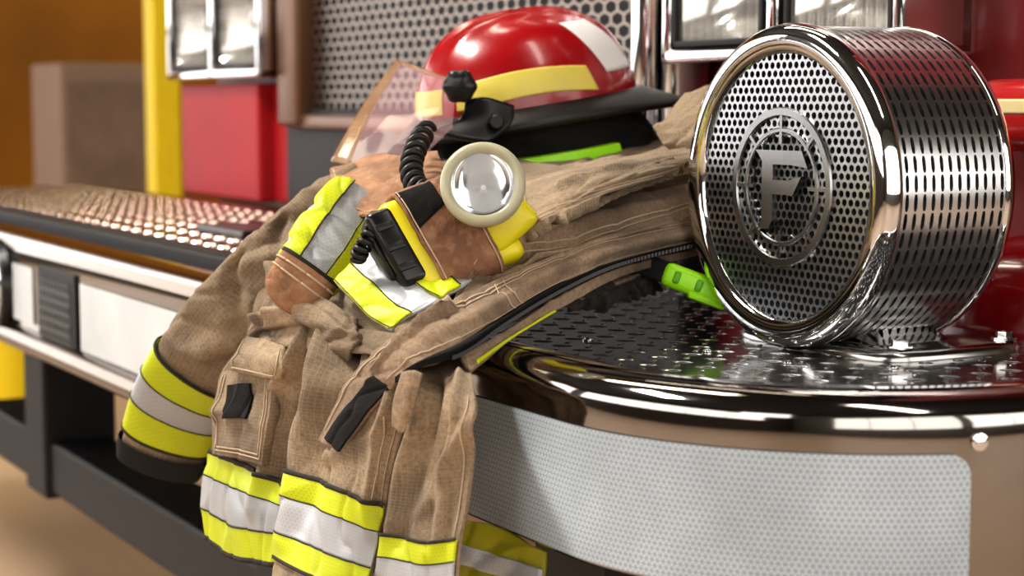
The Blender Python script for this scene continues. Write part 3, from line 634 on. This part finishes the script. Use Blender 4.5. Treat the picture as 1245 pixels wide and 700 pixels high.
seam(PL, [(.78, .12), (.97, .12)], JK)
seam(PL, [(.34, .1), (.36, .9)], JK); seam(PL, [(.36, .1), (.38, .9)], JK)
ZP = Patch([
 [(857, 291, 1.675), (750, 318, 1.565), (680, 348, 1.495), (612, 388, 1.425), (560, 422, 1.38), (506, 441, 1.372), (480, 458, 1.385)],
 [(857, 297, 1.675), (750, 325, 1.565), (680, 355, 1.497), (614, 395, 1.428), (562, 431, 1.385), (508, 448, 1.372), (480, 465, 1.385)]], .0, 14, 1, 81)
cloth('zip_tape', ZP, 'velcro', JK, 90, 6, .005)
bm = bmesh.new()
for i in range(110):
    p = ZP.full(i / 155, .5, .0035); obox(bm, p, RT * .0011 + UP * .0004, UP * .0016, FW * .0012)
obj('zip_teeth', bm, 'blackplastic', JK)
UF = Patch([
 [(857, 299, 1.69), (750, 327, 1.58), (684, 359, 1.51), (620, 399, 1.44), (562, 430, 1.385)],
 [(857, 308, 1.69), (756, 336, 1.585), (694, 368, 1.52), (634, 404, 1.45), (574, 448, 1.372)]], .002, 14, 1, 84)
cloth('under_flap', UF, 'tan2', JK, 70, 8, .005)
band('lime_piping', UF, rect(.58, .97, .75, 1.0), 'lime', JK, .002, 50, 3, .002)
LN = Patch([
 [(850, 306, 1.72), (780, 325, 1.64), (720, 345, 1.58), (660, 375, 1.52)],
 [(806, 334, 1.68), (778, 344, 1.62), (735, 356, 1.585), (690, 372, 1.55)],
 [(800, 352, 1.69), (772, 366, 1.64), (730, 376, 1.61), (690, 382, 1.58)]], .010, 24, 1, 88)
cloth('lining', LN, 'brown', JK, 50, 26, .004)
CF = Patch([
 [(626, 222, 1.72), (690, 208, 1.71), (760, 191, 1.72), (842, 180, 1.75)],
 [(632, 236, 1.63), (692, 216, 1.62), (762, 198, 1.645), (842, 185, 1.70)],
 [(630, 262, 1.56), (688, 236, 1.555), (752, 214, 1.59), (838, 196, 1.67)],
 [(604, 298, 1.505), (664, 266, 1.51), (728, 240, 1.55), (806, 214, 1.635)]], .003, 9, 1.3, 90, [(.3, .55, .95, .4, .008, .008), (.05, .75, .6, .7, .007, -.006)])
cloth('collar', CF, 'tan', JK, 96, 66, .011); seam(CF, [(.03, .05), (.04, .92), (.5, .92), (.96, .92)], JK); seam(CF, [(.06, .86), (.5, .86), (.95, .86)], JK)
CB = Patch([
 [(806, 150, 1.84), (832, 116, 1.82), (880, 92, 1.82)],
 [(802, 166, 1.79), (838, 150, 1.76), (882, 130, 1.78)],
 [(808, 180, 1.77), (842, 178, 1.73), (880, 175, 1.76)],
 [(815, 200, 1.75), (845, 205, 1.71), (880, 215, 1.74)]], .006, 14, 1.3, 95, [(.0, .3, 1, .2, .012, .012), (0, .7, 1, .6, .010, -.012)])
cloth('collar_back', CB, 'tan', JK, 44, 44, .005)
TL = Patch([[(545, 630, 1.42), (600, 640, 1.405), (665, 672, 1.38)], [(545, 670, 1.42), (600, 680, 1.405), (662, 692, 1.38)], [(545, 730, 1.42), (600, 735, 1.405), (655, 740, 1.38)]], .004, 16, 1, 99)
cloth('tail_hem', TL, simple('olive_trim', rgb(176, 170, 30), .6, 0, .6, 25), JK, 30, 24, .004)
band('silver_stripe', TL, [(0, .35), (1, .5), (1, .75), (0, .6)], 'silver', JK, .002, 20, 8)
# ============================================================ HELMET
HC = D(642, 134, 1.95); HM = thing('helmet', 'glossy red fire helmet with black brim, clear visor and yellow strips', 'helmet', HC - Vector((0, 0, .07)))
hf = (-RT * .94 - FH * .34); hf.z = 0; hf.normalize(); hl = Vector((0, 0, 1)).cross(hf)
pt_ = math.radians(9); f2 = hf * math.cos(pt_) - Vector((0, 0, 1)) * math.sin(pt_); h2 = hf * math.sin(pt_) + Vector((0, 0, 1)) * math.cos(pt_)
side = hl if hl.dot(CAM - HC) > 0 else -hl
def HP(x, y, z): return HC + f2 * x + side * y + h2 * z
def dome(phi, psi, k=1.0, off=0):
    g = max(0, math.cos(psi)) ** .70; h = math.sin(psi) ** .95 if psi > 0 else 0
    rx, ry = .122 + off, .102 + off; Y = ry * math.sin(phi) * g
    ridge = .0050 * max(0, h - .3) / .7 * sum(math.exp(-((Y - c) / .0075) ** 2) for c in (-.036, 0, .036))
    return HP(rx * math.cos(phi) * g * k, Y * k, (.104 + off) * h + ridge)
bm = bmesh.new(); NP = 160; rows = []
for j in range(41):
    ps = (PI / 2) * j / 40 * .995; rows.append([bm.verts.new(dome(2 * PI * i / NP, ps)) for i in range(NP)])
for a, b in zip(rows[:-1], rows[1:]):
    for i in range(NP): j = (i + 1) % NP; bm.faces.new((a[i], a[j], b[j], b[i]))
bm.faces.new(rows[-1]); obj('shell', bm, 'red', HM, True, 60)
NP = 96
def ringrow(k, z, ext): return [(lambda c, s: HP((.122 + (ext * (1.0 if c > 0 else 2.35)) * k) * c, (.102 + ext * .95 * k) * s, z - .012 * k * (.8 if c < 0 else .4) * c * c))(math.cos(t), math.sin(t)) for t in (2 * PI * i / NP for i in range(NP))]
bm = bmesh.new(); RW = [ringrow(*q) for q in ((-.05, .009, .024), (.12, .009, .024), (.5, .003, .024), (.92, -.003, .024), (1.02, -.006, .024), (1.02, -.010, .024), (.92, -.0125, .024), (.3, -.011, .024), (-.3, -.006, .024))]
rows = [[bm.verts.new(p) for p in r] for r in RW]
for a, b in zip(rows[:-1], rows[1:]):
    for i in range(NP): j = (i + 1) % NP; bm.faces.new((a[i], a[j], b[j], b[i]))
obj('brim', bm, 'rubber', HM, True, 60)
bm = bmesh.new(); rows = []
for j in range(13):
    z = -.008 - .055 * j / 12; k = .97 - .06 * (j / 12) ** 2
    rows.append([bm.verts.new(HP(.122 * k * math.cos(t) + .006 * noise.noise(Vector((t * 4, z * 60, 2))) - .03 * (j / 12), .1 * k * math.sin(t) + .007 * noise.noise(Vector((t * 4, z * 60, 5))), z)) for t in (2 * PI * i / NP for i in range(NP))])
for a, b in zip(rows[:-1], rows[1:]):
    for i in range(NP): j = (i + 1) % NP; bm.faces.new((a[i], a[j], b[j], b[i]))
bm.faces.new(rows[-1]); obj('liner', bm, 'blackcloth', HM, True, 70)
bm = bmesh.new(); rows = []
for z, k in ((-.042, .97), (-.043, 1.05), (-.052, 1.07), (-.060, 1.06), (-.061, .95)):
    rows.append([bm.verts.new(HP(.112 * k * math.cos(t) - .018, .102 * k * math.sin(t), z)) for t in (math.radians(48 + 62 * i / 30) for i in range(31))])
for a, b in zip(rows[:-1], rows[1:]):
    for i in range(30): bm.faces.new((a[i], a[i + 1], b[i + 1], b[i]))
obj('chin_band', bm, 'neon', HM, True)
def decal(nm, p0, p1, s0, s1, m, skew=0, off=.0012, bow=0):
    fn = lambda a, b: dome(p0 + (p1 - p0) * a + skew * b, s0 + (s1 - s0) * b + bow * math.sin(PI * a), 1, off)
    return grid(nm, fn, lambda a, b: fn(a, b) - HC, 40, 16, m, HM, .0006, False, ((fn(1, .5) - fn(0, .5)).length, (fn(.5, 1) - fn(.5, 0)).length))
rd = math.radians
decal('yellow_strip', rd(48), rd(112), rd(7), rd(22), 'strip', rd(-4), bow=rd(3.5))
decal('yellow_strip', rd(36), rd(46), rd(7), rd(24), 'strip')
decal('yellow_strip', rd(-20), rd(26), rd(6), rd(20), 'strip')
decal('white_patch', rd(121), rd(150), rd(16), rd(56), 'white', rd(-14))
VS = Patch([
 [(482, 72, 1.95), (440, 130, 1.86), (402, 195, 1.77)],
 [(500, 78, 1.92), (474, 136, 1.82), (458, 206, 1.735)],
 [(526, 88, 1.89), (520, 130, 1.81), (508, 192, 1.755)],
 [(548, 96, 1.86), (552, 120, 1.815), (550, 156, 1.79)]], 0, 1, 1, 0)
vz = cloth('visor', VS, 'visor', HM, 30, 30, 0)
band('visor_edge', VS, rect(0, 1, 0, .13), 'amber', vz, .0005, 20, 4, .003)
band('visor_edge', VS, rect(.97, 1, .13, .75), 'amber', vz, .0005, 2, 20, .003)
band('visor_edge', VS, rect(0, .03, .13, .95), 'amber', vz, .0005, 2, 20, .003)
kp = D(561, 105, 1.805); ka = (CAM - kp).normalized() * .9 + RT * -.25
bm = bmesh.new(); lathe(bm, [(0, -.02), (.010, -.02), (.010, 0), (.0155, 0), (.0165, .003), (.0165, .010), (.014, .013), (.006, .0145), (0, .0145)], kp, ka, 48, False, lambda t: 1 + .06 * math.cos(6 * t)); obj('knob', bm, 'blackplastic', HM, True, 50)
br = Patch([[(566, 122, 1.81), (590, 118, 1.81), (625, 128, 1.815)], [(560, 142, 1.805), (590, 142, 1.805), (622, 150, 1.81)], [(528, 158, 1.79), (560, 168, 1.795), (595, 172, 1.80)]], 0, 1, 1, 0)
cloth('visor_bracket', br, 'blackplastic', HM, 16, 12, .008)
bm = bmesh.new(); lathe(bm, [(0, .006), (.006, .006), (.008, .003), (.008, -.004)], D(604, 148, 1.80), CAM - D(604, 148, 1.80), 20); obj('rivet', bm, 'rubber', HM, True)
# ============================================================ FLASHLIGHT
fc = D(546, 286, 1.515)
a_ = (RT * -62 - UP * 24) / 1450 - FW * .012; b_ = (RT * 27 - UP * 47) / 1450 - FW * .004; c_ = b_.cross(a_).normalized()
if c_.dot(CAM - fc) < 0: c_ = -c_
c_ = c_ * .021
FL = thing('flashlight', 'yellow right-angle flashlight with round clear lens strapped to the coat', 'flashlight', fc - Vector((0, 0, .05)))
bm = bmesh.new(); obox(bm, fc, a_, b_ * 1.12, c_ * 1.05, .009, 4); obj('body', bm, 'yellow', FL, True)
bm = bmesh.new(); obox(bm, fc + a_ * 1.02 + c_ * .1 - b_ * .08, a_ * .26, b_ * .92, c_ * 1.0, .006, 4); ec = obj('end_cap', bm, 'blackplastic', FL, True)
bm = bmesh.new(); obox(bm, fc + a_ * 1.30 - b_ * .08, a_ * .06, b_ * .62, c_ * .7, .003, 2); obj('clip', bm, 'rubber', ec, True)
for t in (-.5, 0, .5):
    bm = bmesh.new(); obox(bm, fc + a_ * 1.05 + c_ * 1.1 + b_ * (t - .08), a_ * .16, b_ * .09, c_ * .08, .0015, 2); obj('grip_rib', bm, 'rubber', ec, True)
hc_ = D(587, 224, 1.465); ha = ((CAM - hc_).normalized() + UP * .20 - RT * .04).normalized()
bm = bmesh.new(); lathe(bm, [(.02, -.045), (.027, -.045), (.030, -.03), (.0315, -.012), (.0340, -.010), (.0347, -.004), (.0347, .002), (.033, .0055), (.0295, .0065), (.0265, .005), (.0255, .001)], hc_, ha, 64); hd = obj('head', bm, 'bezel', FL, True, 50)
bm = bmesh.new(); lathe(bm, [(.0258, .001), (.0245, -.004), (.021, -.011), (.016, -.017), (.010, -.0215), (.006, -.024), (0, -.025)], hc_, ha, 96); obj('reflector', bm, 'reflector', hd, True, 80)
bm = bmesh.new(); lathe(bm, [(0, -.012), (.002, -.0125), (.0028, -.015), (.0028, -.024)], hc_, ha, 20); obj('bulb', bm, 'white', hd, True)
bm = bmesh.new(); lathe(bm, [(0, .003), (.015, .0028), (.0258, .0018)], hc_, ha, 48); obj('lens', bm, 'glass', hd, True)
bm = bmesh.new(); nk = hc_ - ha * .054; obox(bm, nk + (RT * 17 - UP * 30) / 1450, (RT * .74 + UP * .67) * (40 / 1450), (RT * .67 - UP * .74) * (32 / 1450), FW * .024, .008, 3); obj('neck', bm, 'yellow', FL, True)
def BX(s, t, k): return fc + a_ * s + b_ * t + c_ * k
ST = Patch([[BX(.64, t, k), BX(.05, t, k * 1.02), BX(-.50, t, k)] for t, k in ((-1.30, -.6), (-1.24, .7), (-.86, 1.26), (0, 1.34), (.86, 1.26), (1.22, .7), (1.30, -.6))], .0014, 34, 1, 100)
HS = cloth('holding_strap', ST, 'leather2', JK, 30, 70, .003)
band('velcro_patch', ST, [(.04, .22), (.60, .21), (.60, .40), (.04, .46)], 'velcro', JK, .001, 14, 14, .002)
seam(ST, [(.06, .2), (.06, .85)], JK); seam(ST, [(.94, .2), (.94, .85)], JK)
def helix(pts, r, turns, n):
    out = []
    for i in range(n + 1):
        t = i / n; p = crl(pts, t); tg = (crl(pts, min(1, t + .01)) - crl(pts, max(0, t - .01))).normalized(); a, b, _ = frame(tg); w_ = 2 * PI * turns * t
        out.append(p + (a * math.cos(w_) + b * math.sin(w_)) * r)
    return out
bm = bmesh.new(); tube(bm, helix([D(518, 158, 1.68), D(506, 180, 1.62), D(500, 205, 1.585), D(508, 228, 1.545), D(530, 236, 1.52)], .0078, 11, 420), .0030, 8)
o = obj('coiled_cord', bm, 'rubber', None, True, 60); tag(o, 'thick black coiled cord running from under the helmet to the flashlight', 'cord')
bm = bmesh.new(); tube(bm, helix([D(462, 270, 1.495), D(450, 285, 1.49), D(440, 302, 1.49), D(434, 314, 1.495)], .0055, 6, 220), .0024, 8)
o = obj('coiled_cord', bm, 'rubber', None, True, 60); tag(o, 'short black coil end beside the black end of the flashlight', 'cord')
bk = D(844, 345, 1.625); NB = thing('buckle', 'neon green plastic buckle lying between coat and siren', 'buckle', Vector((bk.x, bk.y, DK)))
ba = (RT * 38 - UP * 14) / 1345; bb = (RT * 5 + UP * 14) / 1345; bc = ba.cross(bb).normalized() * .007
bm = bmesh.new(); obox(bm, bk, ba, bb, bc, .006, 4); obj('buckle_body', bm, 'neon', NB, True)
NS = simple('neon_shadow', rgb(110, 190, 10), .4)  # darker green for the ribs
for s in (-.55, .15):
    bm = bmesh.new(); obox(bm, bk + ba * s + (CAM - bk).normalized() * .007, ba * .10, bb * .5, bc * .4, .002, 2); obj('rib', bm, NS, NB, True)
bm = bmesh.new(); obox(bm, bk + ba * .5 - bb * .9, ba * .6, bb * .35, bc, .003, 2); obj('prong', bm, 'neon', NB, True)
bm = bmesh.new(); obox(bm, bk - ba * 1.25 + bb * .1, ba * .5, bb * .9, bc * .5, .002, 2); obj('webbing', bm, 'blackcloth', NB)
# ============================================================ CAMERA
cd = bpy.data.cameras.new('camera'); cam = bpy.data.objects.new('camera', cd); COL.objects.link(cam)
cam.location = CAM; cam.rotation_euler = (PI / 2 - pit, 0, yaw)
cd.sensor_width = 36; cd.lens = F / 1245 * 36; cd.clip_start = .05
cd.dof.use_dof = True; cd.dof.focus_distance = 1.52; cd.dof.aperture_fstop = 6.0
S.camera = cam
S.view_settings.view_transform = 'Standard'
try: S.view_settings.look = 'Medium High Contrast'
except Exception: pass
